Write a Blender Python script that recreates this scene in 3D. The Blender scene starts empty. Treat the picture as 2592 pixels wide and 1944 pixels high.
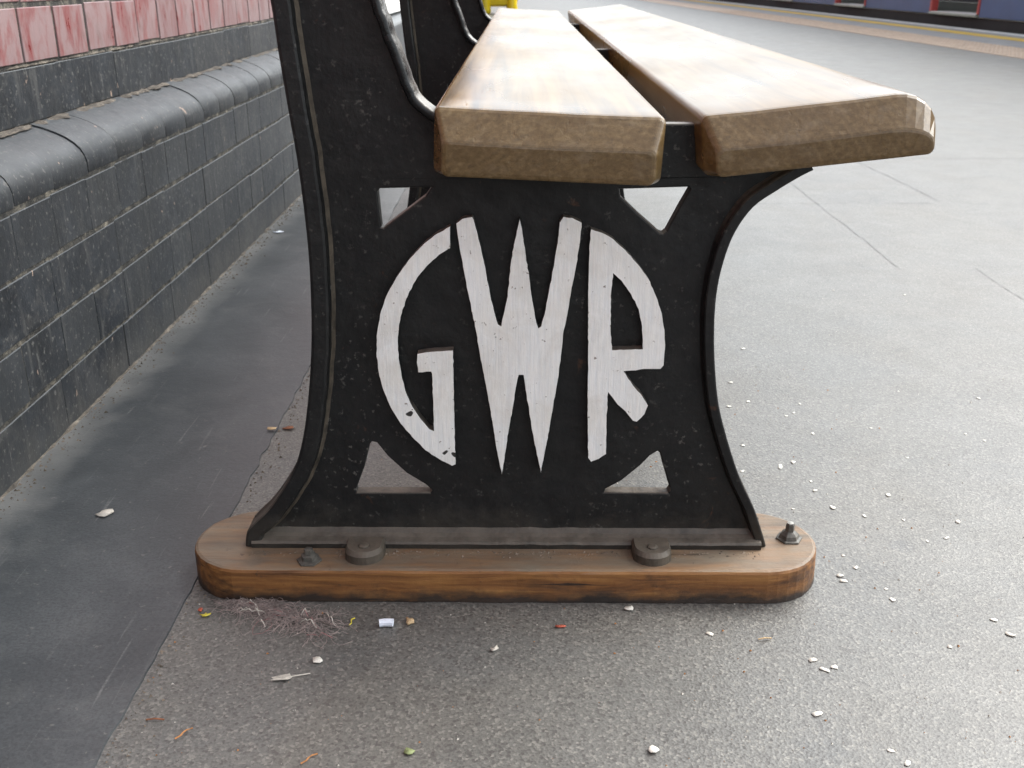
import bpy, bmesh, math, random
from mathutils import Vector, Matrix, noise as mnoise
from mathutils.geometry import tessellate_polygon
R = math.radians
random.seed(7)
sc = bpy.context.scene
col = sc.collection

# ------------------------------------------------------------------ camera
cam = bpy.data.cameras.new('camera')
cam.sensor_width = 36.0
cam.lens = 36.11
cam.clip_start = 0.02
cam.clip_end = 2000
cam.dof.use_dof = True
cam.dof.focus_distance = 0.93
cam.dof.aperture_fstop = 18
co = bpy.data.objects.new('camera', cam)
co.location = (0, 0, 0.567)
co.rotation_euler = (R(90 - 21.80), 0, R(0.45))
col.objects.link(co)
sc.camera = co

# ------------------------------------------------------------------ sky and sun
SUN_EL, SUN_AZ = 42.0, 58.0          # azimuth: degrees from +Y towards +X
w = bpy.data.worlds.new('World')
sc.world = w
w.use_nodes = True
nt = w.node_tree
nt.nodes.clear()
sky = nt.nodes.new('ShaderNodeTexSky')
sky.sky_type = 'NISHITA'
sky.sun_disc = False
sky.sun_elevation = R(SUN_EL)
sky.sun_rotation = R(SUN_AZ)
sky.air_density = 1.0
sky.dust_density = 3.5
hs = nt.nodes.new('ShaderNodeHueSaturation')
hs.inputs['Saturation'].default_value = 0.28     # overcast: the blue is washed out
bg = nt.nodes.new('ShaderNodeBackground')
bg.inputs['Strength'].default_value = 0.15
wo = nt.nodes.new('ShaderNodeOutputWorld')
nt.links.new(sky.outputs[0], hs.inputs['Color'])
tint = nt.nodes.new('ShaderNodeMix')
tint.data_type = 'RGBA'; tint.blend_type = 'MULTIPLY'
tint.inputs[0].default_value = 1.0
tint.inputs[7].default_value = (0.965, 1.0, 1.0, 1)
nt.links.new(hs.outputs[0], tint.inputs[6])
nt.links.new(tint.outputs[2], bg.inputs[0])
nt.links.new(bg.outputs[0], wo.inputs[0])

sl = bpy.data.lights.new('sun', 'SUN')
sl.energy = 0.6
sl.angle = R(50)
sl.color = (1.0, 1.0, 0.985)
so = bpy.data.objects.new('sun', sl)
d = Vector((math.sin(R(SUN_AZ)) * math.cos(R(SUN_EL)), math.cos(R(SUN_AZ)) * math.cos(R(SUN_EL)), math.sin(R(SUN_EL))))
so.rotation_euler = (-d).to_track_quat('-Z', 'Y').to_euler()
so.location = d * 30
col.objects.link(so)

vs = sc.view_settings
vs.view_transform = 'Standard'
vs.look = 'None'
vs.gamma = 1
vs.exposure = 1.85
vs.use_curve_mapping = False

# ------------------------------------------------------------------ node helpers
class N:
    def __init__(s, name):
        s.m = bpy.data.materials.new(name)
        s.m.use_nodes = True
        s.t = s.m.node_tree
        s.b = s.t.nodes['Principled BSDF']
    def n(s, typ, **k):
        x = s.t.nodes.new(typ)
        for a, v in k.items():
            setattr(x, a, v)
        return x
    def l(s, a, b):
        s.t.links.new(a, b)
    def val(s, sock, v):
        if hasattr(v, 'is_output') or isinstance(v, bpy.types.NodeSocket):
            s.l(v, sock)
        else:
            sock.default_value = v
    def pos(s, scale=(1, 1, 1), obj=False):
        if obj:
            o = s.n('ShaderNodeTexCoord').outputs['Object']
        else:
            o = s.n('ShaderNodeNewGeometry').outputs['Position']
        mp = s.n('ShaderNodeMapping')
        mp.inputs['Scale'].default_value = scale
        s.l(o, mp.inputs['Vector'])
        return mp.outputs[0]
    def noise(s, vec, scale, detail=3, rough=0.55, dist=0.0):
        x = s.n('ShaderNodeTexNoise')
        s.l(vec, x.inputs['Vector'])
        x.inputs['Scale'].default_value = scale
        x.inputs['Detail'].default_value = detail
        x.inputs['Roughness'].default_value = rough
        x.inputs['Distortion'].default_value = dist
        return x.outputs[0]
    def voro(s, vec, scale, feature='F1', out=0):
        x = s.n('ShaderNodeTexVoronoi', feature=feature)
        s.l(vec, x.inputs['Vector'])
        x.inputs['Scale'].default_value = scale
        return x.outputs[out]
    def ramp(s, f, *stops, interp='LINEAR'):
        x = s.n('ShaderNodeValToRGB')
        s.l(f, x.inputs[0])
        cr = x.color_ramp
        cr.interpolation = interp
        while len(cr.elements) < len(stops):
            cr.elements.new(0.5)
        for e, (p, c) in zip(cr.elements, stops):
            e.position = p
            if not isinstance(c, tuple):
                c = (c, c, c)
            e.color = (*c, 1)
        return x.outputs[0]
    def mix(s, f, a, b, mode='MIX'):
        x = s.n('ShaderNodeMix', data_type='RGBA', blend_type=mode)
        s.val(x.inputs[0], f)
        for k, v in ((6, a), (7, b)):
            if isinstance(v, tuple):
                v = (*v, 1) if len(v) == 3 else v
            s.val(x.inputs[k], v)
        return x.outputs[2]
    def math(s, op, a, b=0.0, clamp=False):
        x = s.n('ShaderNodeMath', operation=op)
        x.use_clamp = clamp
        s.val(x.inputs[0], a)
        s.val(x.inputs[1], b)
        return x.outputs[0]
    def sep(s, v, i):
        x = s.n('ShaderNodeSeparateXYZ')
        s.l(v, x.inputs[0])
        return x.outputs[i]
    def normal_z(s):
        return s.sep(s.n('ShaderNodeNewGeometry').outputs['Normal'], 2)
    def rnd(s):
        return s.n('ShaderNodeObjectInfo').outputs['Random']
    def bump(s, h, strength=0.3, dist=0.002):
        x = s.n('ShaderNodeBump')
        x.inputs['Strength'].default_value = strength
        x.inputs['Distance'].default_value = dist
        s.l(h, x.inputs['Height'])
        s.l(x.outputs[0], s.b.inputs['Normal'])
        return x
    def set(s, color=None, rough=None, **k):
        if color is not None:
            s.val(s.b.inputs['Base Color'], (*color, 1) if isinstance(color, tuple) else color)
        if rough is not None:
            s.val(s.b.inputs['Roughness'], rough)
        for a, v in k.items():
            s.val(s.b.inputs[a.replace('_', ' ')], v)
        return s.m

M = {}

def mat_tarmac():
    a = N('tarmac')
    p = a.pos()
    big = a.noise(p, 1.7, 4, 0.6)
    mid = a.noise(p, 9, 4, 0.6, 0.4)
    fine = a.noise(p, 420, 3, 0.7)
    ag = a.voro(p, 400, out=1)
    agv = a.sep(ag, 0)
    base = a.ramp(big, (0.3, (0.098, 0.096, 0.089)), (0.7, (0.124, 0.118, 0.106)))
    base = a.mix(a.ramp(mid, (0.35, 0.0), (0.7, 0.5)), base, (0.122, 0.119, 0.112))
    st = a.noise(p, 5.3, 5, 0.7, 0.8)
    base = a.mix(a.ramp(st, (0.56, 0.0), (0.70, 0.55)), base, (0.064, 0.067, 0.070))
    br = a.noise(p, 3.1, 5, 0.65, 0.6)
    base = a.mix(a.ramp(br, (0.45, 0.0), (0.68, 0.5)), base, (0.125, 0.110, 0.088))
    gd = a.voro(p, 6.5, out=0)
    gr_ = a.sep(a.voro(p, 6.5, out=1), 0)
    gum = a.math('MULTIPLY', a.ramp(a.math('ADD', gd, a.math('MULTIPLY', a.noise(p, 60, 2), 0.06)), (0.10, 1.0), (0.125, 0.0)), a.ramp(gr_, (0.62, 0.0), (0.64, 0.55)))
    base = a.mix(gum, base, (0.058, 0.058, 0.060))
    wp_ = a.noise(a.pos((3.0, 1.1, 1)), 1.0, 5, 0.7, 1.2)
    base = a.mix(a.ramp(wp_, (0.5, 0.0), (0.72, 0.5)), base, (0.155, 0.15, 0.138))
    base = a.mix(a.ramp(agv, (0.0, 0.6), (0.34, 0.0)), base, (0.036, 0.029, 0.027))
    base = a.mix(a.ramp(agv, (0.76, 0.0), (0.97, 0.5)), base, (0.25, 0.235, 0.205))
    base = a.mix(a.ramp(fine, (0.36, 0.5), (0.52, 0.0)), base, (0.030, 0.029, 0.027))
    h = a.math('ADD', a.math('MULTIPLY', fine, 0.6), a.math('MULTIPLY', a.voro(p, 400), 0.9))
    a.bump(h, 0.28, 0.0009)
    return a.set(base, a.ramp(mid, (0.3, 0.45), (0.7, 0.56)), Specular_IOR_Level=0.65)
M['tarmac'] = mat_tarmac()

def mat_strip():
    a = N('painted_concrete')
    p = a.pos()
    big = a.noise(p, 4, 5, 0.6, 0.5)
    c = a.ramp(big, (0.3, (0.034, 0.038, 0.041)), (0.55, (0.055, 0.060, 0.064)), (0.8, (0.095, 0.10, 0.103)))
    # long scuffs running along the platform and across it
    sc1 = a.noise(a.pos((160, 7, 1)), 1.0, 2, 0.5, 0.3)
    mask = a.noise(p, 6, 2)
    f = a.math('MULTIPLY', a.ramp(sc1, (0.66, 0.0), (0.72, 1.0)), a.ramp(mask, (0.40, 0.0), (0.60, 0.5)))
    c = a.mix(f, c, (0.22, 0.22, 0.21))
    sp = a.noise(p, 130, 3, 0.6)
    c = a.mix(a.ramp(sp, (0.66, 0.0), (0.72, 0.5)), c, (0.2, 0.19, 0.17))
    sc2 = a.noise(a.pos((9, 190, 1)), 1.0, 2, 0.5, 0.2)
    c = a.mix(a.math('MULTIPLY', a.ramp(sc2, (0.64, 0.0), (0.74, 1.0)), a.ramp(a.noise(p, 5, 3), (0.45, 0.0), (0.7, 0.4))), c, (0.17, 0.17, 0.165))
    gnr = a.noise(p, 330, 3, 0.7)
    c = a.mix(a.ramp(gnr, (0.40, 0.5), (0.55, 0.0)), c, (0.022, 0.024, 0.026))
    c = a.mix(a.ramp(a.noise(p, 9, 6, 0.75, 1.0), (0.50, 0.0), (0.76, 0.4)), c, (0.13, 0.13, 0.126))
    bl = a.noise(p, 17, 5, 0.7, 0.7)
    c = a.mix(a.ramp(bl, (0.5, 0.0), (0.75, 0.5)), c, (0.028, 0.032, 0.036))
    # dry dust gathering against the wall
    x = a.sep(p, 0)
    dd = a.math('ADD', x, a.math('MULTIPLY', a.noise(p, 11, 4), 0.10))
    c = a.mix(a.ramp(a.math('MULTIPLY_ADD', dd, -5.0), (0.0, 0.0), (1.0, 0.0)), c, (0.2, 0.19, 0.17))
    f2 = a.ramp(a.math('ADD', a.math('MULTIPLY', dd, 5.0), 3.2), (0.45, 0.75), (0.75, 0.0))
    c = a.mix(f2, c, (0.19, 0.185, 0.175))
    fine = a.noise(p, 260, 3, 0.6)
    a.bump(a.math('ADD', a.math('MULTIPLY', fine, 0.4), a.math('MULTIPLY', a.noise(p, 40, 4), 0.8)), 0.3, 0.002)
    return a.set(c, a.ramp(big, (0.3, 0.30), (0.8, 0.5)), Specular_IOR_Level=0.5)
M['strip'] = mat_strip()

def mat_black_brick(name, gloss=0.35, blue=1.0):
    a = N(name)
    p = a.pos()
    v = a.noise(p, 14, 5, 0.65, 0.3)
    c = a.ramp(v, (0.3, (0.007, 0.009, 0.012)), (0.55, (0.017, 0.021, 0.027)), (0.8, (0.048, 0.054, 0.062)))
    r = a.rnd()
    c = a.mix(a.math('MULTIPLY', r, 0.6), c, (0.040, 0.042, 0.044))
    # vertical runs of lime
    run = a.noise(a.pos((1, 70, 6)), 1.0, 3, 0.6)
    c = a.mix(a.ramp(run, (0.58, 0.0), (0.74, 0.5)), c, (0.12, 0.117, 0.11))
    sm = a.noise(p, 26, 6, 0.75, 0.8)
    c = a.mix(a.ramp(sm, (0.54, 0.0), (0.70, 0.6)), c, (0.085, 0.083, 0.079))
    sf = a.noise(a.pos((40, 70, 28)), 1.0, 5, 0.75, 1.0)
    c = a.mix(a.ramp(sf, (0.665, 0.0), (0.72, 0.5)), c, (0.15, 0.165, 0.155))
    # pale splash marks low down
    zz = a.math('ADD', a.sep(p, 2), a.math('MULTIPLY', a.noise(p, 20, 4), 0.22))
    c = a.mix(a.ramp(zz, (0.09, 0.5), (0.19, 0.0)), c, (0.085, 0.08, 0.073))
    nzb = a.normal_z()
    c = a.mix(a.math('MULTIPLY', a.ramp(nzb, (0.15, 0.0), (0.9, 0.8)), a.ramp(a.noise(p, 12, 5, 0.7), (0.3, 0.55), (0.65, 1.0))), c, (0.085, 0.09, 0.095))  # upward faces painted paler: sky highlight on the bullnose put into the colour
    chip = a.noise(a.pos((60, 62, 34)), 1.0, 3, 0.55)
    c = a.mix(a.ramp(chip, (0.72, 0.0), (0.735, 1.0)), c, (0.36, 0.26, 0.2))
    sp = a.noise(p, 150, 2, 0.6)
    c = a.mix(a.ramp(sp, (0.60, 0.0), (0.70, 0.6)), c, (0.19, 0.18, 0.165))
    a.bump(a.math('ADD', a.noise(p, 60, 4), a.math('MULTIPLY', a.noise(p, 300, 2), 0.3)), 0.35, 0.003)
    return a.set(c, a.ramp(v, (0.3, gloss), (0.8, gloss + 0.25)), Specular_IOR_Level=0.5)
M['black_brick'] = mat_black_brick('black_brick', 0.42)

def mat_red_brick():
    a = N('red_brick')
    p = a.pos()
    r = a.rnd()
    c = a.ramp(r, (0.0, (0.22, 0.038, 0.036)), (0.5, (0.25, 0.060, 0.057)), (1.0, (0.17, 0.050, 0.050)))
    bl = a.noise(a.pos((20, 34, 13)), 1.0, 5, 0.7, 0.6)
    c = a.mix(a.ramp(bl, (0.32, 0.0), (0.54, 0.88)), c, (0.31, 0.225, 0.225))
    dk = a.noise(p, 30, 5, 0.7)
    c = a.mix(a.ramp(dk, (0.55, 0.0), (0.75, 0.5)), c, (0.12, 0.07, 0.06))
    a.bump(a.noise(p, 70, 4), 0.25, 0.002)
    return a.set(c, a.ramp(bl, (0.3, 0.25), (0.7, 0.5)))
M['red_brick'] = mat_red_brick()

def mat_mortar(name, c1, c2, c3):
    a = N(name)
    p = a.pos()
    v = a.noise(p, 35, 5, 0.75, 0.5)
    c = a.ramp(v, (0.3, c1), (0.5, c2), (0.72, c3))
    a.bump(a.noise(p, 140, 4, 0.7), 0.8, 0.004)
    return a.set(c, 0.9)
M['mortar'] = mat_mortar('mortar', (0.010, 0.010, 0.010), (0.045, 0.042, 0.037), (0.26, 0.23, 0.18))
M['dirt'] = mat_mortar('dirt', (0.035, 0.03, 0.026), (0.12, 0.10, 0.08), (0.27, 0.23, 0.185))

def mat_far_wall():
    a = N('far_brickwork')
    p = a.pos()
    cx = a.n('ShaderNodeCombineXYZ')
    a.l(a.sep(p, 1), cx.inputs[0])
    a.l(a.sep(p, 2), cx.inputs[1])
    bk = a.n('ShaderNodeTexBrick')
    a.l(cx.outputs[0], bk.inputs['Vector'])
    bk.inputs['Scale'].default_value = 1.0
    bk.inputs['Brick Width'].default_value = 0.225
    bk.inputs['Row Height'].default_value = 0.0765
    bk.inputs['Mortar Size'].default_value = 0.004
    bk.inputs['Color1'].default_value = (0.22, 0.055, 0.05, 1)
    bk.inputs['Color2'].default_value = (0.29, 0.16, 0.155, 1)
    bk.inputs['Mortar'].default_value = (0.10, 0.09, 0.08, 1)
    c = a.mix(a.ramp(a.math('GREATER_THAN', a.sep(p, 2), 0.456), (0, 0.0), (1, 1.0)), (0.045, 0.048, 0.052), bk.outputs[0])
    a.bump(a.noise(p, 60, 4), 0.25, 0.002)
    return a.set(c, 0.45)
M['far_wall'] = mat_far_wall()

def mat_iron(name, dusty=0.0, r0=0.36):
    a = N(name)
    p = a.pos()
    v = a.noise(p, 40, 5, 0.65)
    c = a.ramp(v, (0.3, (0.006, 0.006, 0.0065)), (0.7, (0.013, 0.0125, 0.012)))
    # settled grey-brown dust on whatever faces up
    nz = a.normal_z()
    dn = a.noise(p, 55, 5, 0.7)
    f = a.math('MULTIPLY', a.ramp(nz, (0.25, 0.0), (0.75, 1.0)), a.ramp(dn, (0.25, 0.35), (0.6, 0.95)))
    c = a.mix(f, c, (0.155, 0.13, 0.105))
    if dusty:
        c = a.mix(a.ramp(dn, (0.30, 0.15), (0.60, dusty)), c, (0.12, 0.095, 0.07))
    ru = a.noise(p, 28, 4, 0.7, 0.5)
    c = a.mix(a.ramp(ru, (0.66, 0.0), (0.74, 0.7)), c, (0.085, 0.038, 0.02))
    # grime low on the casting
    zg = a.math('SUBTRACT', a.sep(p, 2), a.math('MULTIPLY', a.noise(p, 24, 5, 0.7), 0.10))
    c = a.mix(a.ramp(a.math('MULTIPLY', a.math('ADD', zg, 0.06), 5.0), (0.20, 0.45), (0.42, 0.0)), c, (0.075, 0.065, 0.052))
    # splashes and specks
    sp = a.noise(p, 170, 3, 0.6)
    lo = a.noise(p, 9, 3)
    c = a.mix(a.math('MULTIPLY', a.ramp(sp, (0.62, 0.0), (0.70, 1.0)), a.ramp(lo, (0.42, 0.03), (0.66, 0.5))), c, (0.15, 0.14, 0.125))
    a.bump(a.math('ADD', a.math('MULTIPLY', a.noise(p, 90, 4, 0.6), 0.7), a.math('ADD', a.math('MULTIPLY', a.noise(p, 320, 3), 0.15), a.math('MULTIPLY', a.noise(p, 26, 3, 0.5), 2.2))), 0.34, 0.0030)
    gl = a.noise(p, 7, 4, 0.65, 0.5)
    return a.set(c, a.math('ADD', a.ramp(dn, (0.3, r0 - 0.08), (0.7, r0 + 0.12)), a.ramp(gl, (0.35, 0.0), (0.65, 0.22))), Specular_IOR_Level=0.30)
M['iron'] = mat_iron('black_painted_iron')
M['iron_dusty'] = mat_iron('dusty_iron', 0.75)
M['iron_gloss'] = mat_iron('rubbed_glossy_iron', 0.0, 0.16)

def mat_white_paint():
    a = N('white_letter_paint')
    p = a.pos()
    br = a.noise(a.pos((420, 420, 34)), 1.0, 3, 0.6)
    c = a.ramp(br, (0.35, (0.75, 0.755, 0.745)), (0.6, (0.84, 0.83, 0.80)))
    lo = a.noise(p, 30, 4, 0.6)
    c = a.mix(a.ramp(lo, (0.4, 0.0), (0.7, 0.4)), c, (0.74, 0.70, 0.62))
    fl = a.noise(p, 150, 4, 0.7)
    dg = a.noise(p, 16, 5, 0.7, 0.5)
    c = a.mix(a.ramp(dg, (0.46, 0.0), (0.72, 0.45)), c, (0.52, 0.46, 0.38))
    c = a.mix(a.ramp(fl, (0.655, 0.0), (0.69, 0.85)), c, (0.16, 0.12, 0.09))
    ch = a.noise(p, 48, 2, 0.5)
    c = a.mix(a.ramp(ch, (0.722, 0.0), (0.734, 1.0)), c, (0.03, 0.027, 0.024))
    a.bump(a.math('ADD', br, fl), 0.3, 0.0012)
    return a.set(c, 0.45)
M['white_paint'] = mat_white_paint()

def mat_slat():
    a = N('varnished_slat_wood')
    p = a.pos()
    gr = a.noise(a.pos((55, 2.2, 55)), 1.0, 5, 0.6, 0.8)
    c = a.ramp(gr, (0.3, (0.045, 0.022, 0.006)), (0.48, (0.115, 0.064, 0.020)), (0.70, (0.20, 0.120, 0.042)))
    # bleached, worn end grain
    gy = a.noise(a.pos((150, 90, 210)), 1.0, 6, 0.75, 0.3)
    y = a.sep(p, 1)
    wob = a.math('ADD', y, a.math('MULTIPLY', a.noise(p, 30, 3), 0.012))
    end = a.ramp(a.math('MULTIPLY_ADD', wob, 0.0), (0, 0.0), (1, 0.0))
    e2 = a.math('MULTIPLY', a.math('SUBTRACT', 0.879, wob), 90.0, clamp=True)
    wood_end = a.ramp(gy, (0.32, (0.075, 0.045, 0.017)), (0.5, (0.130, 0.083, 0.035)), (0.68, (0.190, 0.132, 0.066)))
    # grime, nicks
    sp = a.noise(p, 130, 4, 0.7)
    c = a.mix(a.ramp(sp, (0.62, 0.0), (0.72, 0.7)), c, (0.055, 0.038, 0.026))
    lg = a.noise(a.pos((9, 3, 9)), 1.0, 3)
    c = a.mix(a.ramp(lg, (0.45, 0.0), (0.75, 0.45)), c, (0.19, 0.118, 0.045))
    wv = a.n('ShaderNodeTexWave', wave_type='RINGS', rings_direction='Y')
    mpv = a.n('ShaderNodeMapping')
    a.l(a.n('ShaderNodeNewGeometry').outputs['Position'], mpv.inputs['Vector'])
    mpv.inputs['Location'].default_value = (-0.06, 0.0, -0.30)
    a.l(mpv.outputs[0], wv.inputs['Vector'])
    wv.inputs['Scale'].default_value = 52.0
    wv.inputs['Distortion'].default_value = 0.9
    wv.inputs['Detail'].default_value = 3.0
    wv.inputs['Detail Scale'].default_value = 1.5
    wood_end = a.mix(a.math('MULTIPLY', wv.outputs[1], 0.28), wood_end, (0.075, 0.048, 0.022))
    wood_end = a.mix(a.ramp(a.noise(a.pos((28, 20, 60)), 1.0, 4, 0.6), (0.46, 0.0), (0.66, 0.5)), wood_end, (0.085, 0.050, 0.020))
    wood_end = a.mix(a.ramp(sp, (0.62, 0.0), (0.72, 0.5)), wood_end, (0.045, 0.030, 0.018))
    wood_end = a.mix(a.ramp(a.noise(a.pos((34, 30, 60)), 1.0, 6, 0.78, 0.3), (0.50, 0.0), (0.72, 0.4)), wood_end, (0.22, 0.175, 0.12))
    c = a.mix(a.math('MULTIPLY', e2, 0.95), c, wood_end)
    dent = a.noise(a.pos((130, 16, 130)), 1.0, 2, 0.5)
    h = a.math('ADD', a.math('MULTIPLY', a.noise(a.pos((200, 10, 200)), 1.0, 3), 0.35), a.math('MULTIPLY', a.ramp(dent, (0.26, 0.0), (0.34, 1.0)), 0.8))
    a.bump(h, 0.22, 0.0009)
    return a.set(c, a.ramp(lg, (0.3, 0.22), (0.7, 0.36)), Specular_IOR_Level=0.38, Coat_Weight=0.0, Coat_Roughness=0.25)
M['slat'] = mat_slat()

def mat_board():
    a = N('dusty_base_board_wood')
    p = a.pos()
    gr = a.noise(a.pos((7, 90, 90)), 1.0, 5, 0.65, 0.5)
    c = a.ramp(gr, (0.3, (0.060, 0.022, 0.007)), (0.5, (0.20, 0.082, 0.022)), (0.72, (0.34, 0.160, 0.045)))
    lo = a.noise(a.pos((11, 30, 30)), 1.0, 4, 0.6, 0.4)
    c = a.mix(a.ramp(lo, (0.48, 0.0), (0.62, 0.85)), c, (0.045, 0.022, 0.012))
    # near-black at the foot of the board, fading upwards with an uneven edge
    z = a.math('ADD', a.sep(p, 2), a.math('MULTIPLY', a.noise(a.pos((18, 18, 30)), 1.0, 5, 0.65), 0.034))
    c = a.mix(a.ramp(a.math('MULTIPLY', z, 20.0), (0.42, 0.92), (0.66, 0.0)), c, (0.016, 0.014, 0.013))
    nz = a.normal_z()
    dn = a.noise(a.pos((14, 50, 50)), 1.0, 5, 0.65)
    f = a.math('MULTIPLY', a.ramp(nz, (0.5, 0.0), (0.9, 1.0)), a.ramp(dn, (0.30, 0.95), (0.70, 0.35)))
    c = a.mix(f, c, (0.170, 0.140, 0.102))
    sc_ = a.noise(p, 90, 4, 0.7)
    c = a.mix(a.ramp(sc_, (0.64, 0.0), (0.72, 0.6)), c, (0.04, 0.025, 0.018))
    sp_ = a.noise(a.pos((6, 60, 210)), 1.0, 3, 0.6, 0.4)
    c = a.mix(a.ramp(sp_, (0.30, 0.9), (0.36, 0.0)), c, (0.012, 0.008, 0.006))
    a.bump(a.math('ADD', gr, a.math('MULTIPLY', sc_, 0.6)), 0.5, 0.002)
    return a.set(c, 0.62)
M['board'] = mat_board()

def simple(name, c, rough=0.5, var=0.15, scale=40, bump=0.15, **k):
    a = N(name)
    p = a.pos()
    v = a.noise(p, scale, 4, 0.6)
    lo = tuple(x * (1 - var) for x in c)
    hi = tuple(min(1, x * (1 + var)) for x in c)
    cc = a.ramp(v, (0.3, lo), (0.7, hi))
    if bump:
        a.bump(v, bump, 0.002)
    return a.set(cc, rough, **k)
M['bolt'] = simple('dusty_bolt_metal', (0.085, 0.078, 0.066), 0.55, 0.5, 120, 0.3)
M['bolt_bright'] = simple('rubbed_steel', (0.24, 0.23, 0.21), 0.5, 0.3, 120, 0.2)
M['petal'] = simple('petal_white', (0.66, 0.63, 0.56), 0.6, 0.12, 300, 0.1)
M['petal_dull'] = simple('petal_dull', (0.50, 0.46, 0.40), 0.7, 0.2, 300, 0.1)
M['paper'] = simple('paper_white', (0.72, 0.76, 0.84), 0.7, 0.06, 200, 0.1)
M['tan'] = simple('tan_fragment', (0.48, 0.34, 0.19), 0.8, 0.3, 300)
M['orange'] = simple('orange_twig', (0.38, 0.17, 0.06), 0.8, 0.3, 200)
M['red_bit'] = simple('red_bit', (0.42, 0.09, 0.05), 0.7, 0.25, 200)
M['yellow_bit'] = simple('yellow_bit', (0.55, 0.46, 0.05), 0.6, 0.25, 200)
M['brown_leaf'] = simple('brown_leaf', (0.22, 0.08, 0.035), 0.7, 0.3, 200)
M['green_leaf'] = simple('green_leaf', (0.20, 0.23, 0.10), 0.7, 0.3, 200)
M['hair'] = simple('fluff_hair', (0.30, 0.24, 0.22), 0.8, 0.4, 90, 0)
M['pink_hair'] = simple('fluff_pink', (0.42, 0.16, 0.16), 0.8, 0.4, 90, 0)
M['grit'] = simple('grit', (0.16, 0.125, 0.095), 0.9, 0.7, 45, 0.2)
M['crack'] = simple('crack_dirt', (0.07, 0.069, 0.067), 0.5, 0.4, 60, 0.1, Specular_IOR_Level=0.6)
M['cream_line'] = simple('worn_white_line', (0.60, 0.60, 0.57), 0.6, 0.15, 6)
M['yellow_line'] = simple('worn_yellow_line', (0.60, 0.40, 0.06), 0.6, 0.2, 5)
M['buff'] = simple('buff_tactile', (0.42, 0.32, 0.24), 0.7, 0.15, 7)
M['coping'] = simple('coping_grey', (0.26, 0.255, 0.25), 0.7, 0.15, 5)
M['bin_yellow'] = simple('bin_yellow_plastic', (0.75, 0.55, 0.01), 0.32, 0.05, 3, 0)
M['train_blue'] = simple('train_blue', (0.05, 0.09, 0.19), 0.35, 0.12, 3, 0)
M['train_red'] = simple('train_red', (0.34, 0.05, 0.045), 0.4, 0.1, 5, 0)
M['train_dark'] = simple('train_underframe', (0.012, 0.011, 0.011), 0.8, 0.4, 6)
M['train_white'] = simple('train_white', (0.62, 0.62, 0.62), 0.4, 0.06, 3, 0)
M['train_floor'] = simple('train_floor', (0.30, 0.32, 0.28), 0.6, 0.2, 12)
M['train_in'] = simple('train_interior', (0.10, 0.10, 0.11), 0.7, 0.3, 4, 0)
M['glass'] = simple('dark_glass', (0.02, 0.022, 0.025), 0.06, 0.1, 4, 0)
M['white_panel'] = simple('white_panel', (0.85, 0.85, 0.84), 0.5, 0.04, 4, 0)
M['ballast'] = simple('ballast', (0.10, 0.09, 0.08), 0.9, 0.5, 30, 0.6)
M['ground'] = simple('ground', (0.13, 0.125, 0.115), 0.95, 0.3, 0.4)

# ------------------------------------------------------------------ mesh helpers
def link(name, mesh, mat=None, parent=None, smooth=False):
    o = bpy.data.objects.new(name, mesh)
    col.objects.link(o)
    if mat is not None and not mesh.materials:
        for m_ in (mat if isinstance(mat, (list, tuple)) else [mat]):
            mesh.materials.append(m_)
    if parent is not None:
        o.parent = parent
    if smooth:
        for f in mesh.polygons:
            f.use_smooth = True
    return o

def from_bm(bm, name):
    bmesh.ops.recalc_face_normals(bm, faces=bm.faces)
    me = bpy.data.meshes.new(name)
    bm.to_mesh(me)
    bm.free()
    return me

def tag(o, label=None, cat=None, group=None, kind=None):
    if label: o['label'] = label
    if cat: o['category'] = cat
    if group: o['group'] = group
    if kind: o['kind'] = kind
    return o

def empty(name, loc=(0, 0, 0), rz=0.0):
    o = bpy.data.objects.new(name, None)
    o.location = loc
    o.rotation_euler = (0, 0, rz)
    o.empty_display_size = 0.1
    col.objects.link(o)
    return o

def copy_tree(o, parent=None):
    c = o.copy()
    col.objects.link(c)
    c.parent = parent
    for ch in list(o.children):
        copy_tree(ch, c)
    return c

def bm_box(bm, x0, x1, y0, y1, z0, z1):
    vs_ = [bm.verts.new(v) for v in ((x0, y0, z0), (x1, y0, z0), (x1, y1, z0), (x0, y1, z0), (x0, y0, z1), (x1, y0, z1), (x1, y1, z1), (x0, y1, z1))]
    for f in ((0, 1, 2, 3), (4, 5, 6, 7), (0, 1, 5, 4), (1, 2, 6, 5), (2, 3, 7, 6), (3, 0, 4, 7)):
        bm.faces.new([vs_[i] for i in f])
    return vs_

def box_mesh(name, x0, x1, y0, y1, z0, z1, bevel=0.0, seg=1):
    bm = bmesh.new()
    bm_box(bm, x0, x1, y0, y1, z0, z1)
    if bevel:
        bmesh.ops.bevel(bm, geom=bm.edges[:], offset=bevel, segments=seg, profile=0.5, affect='EDGES')
    return from_bm(bm, name)

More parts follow.
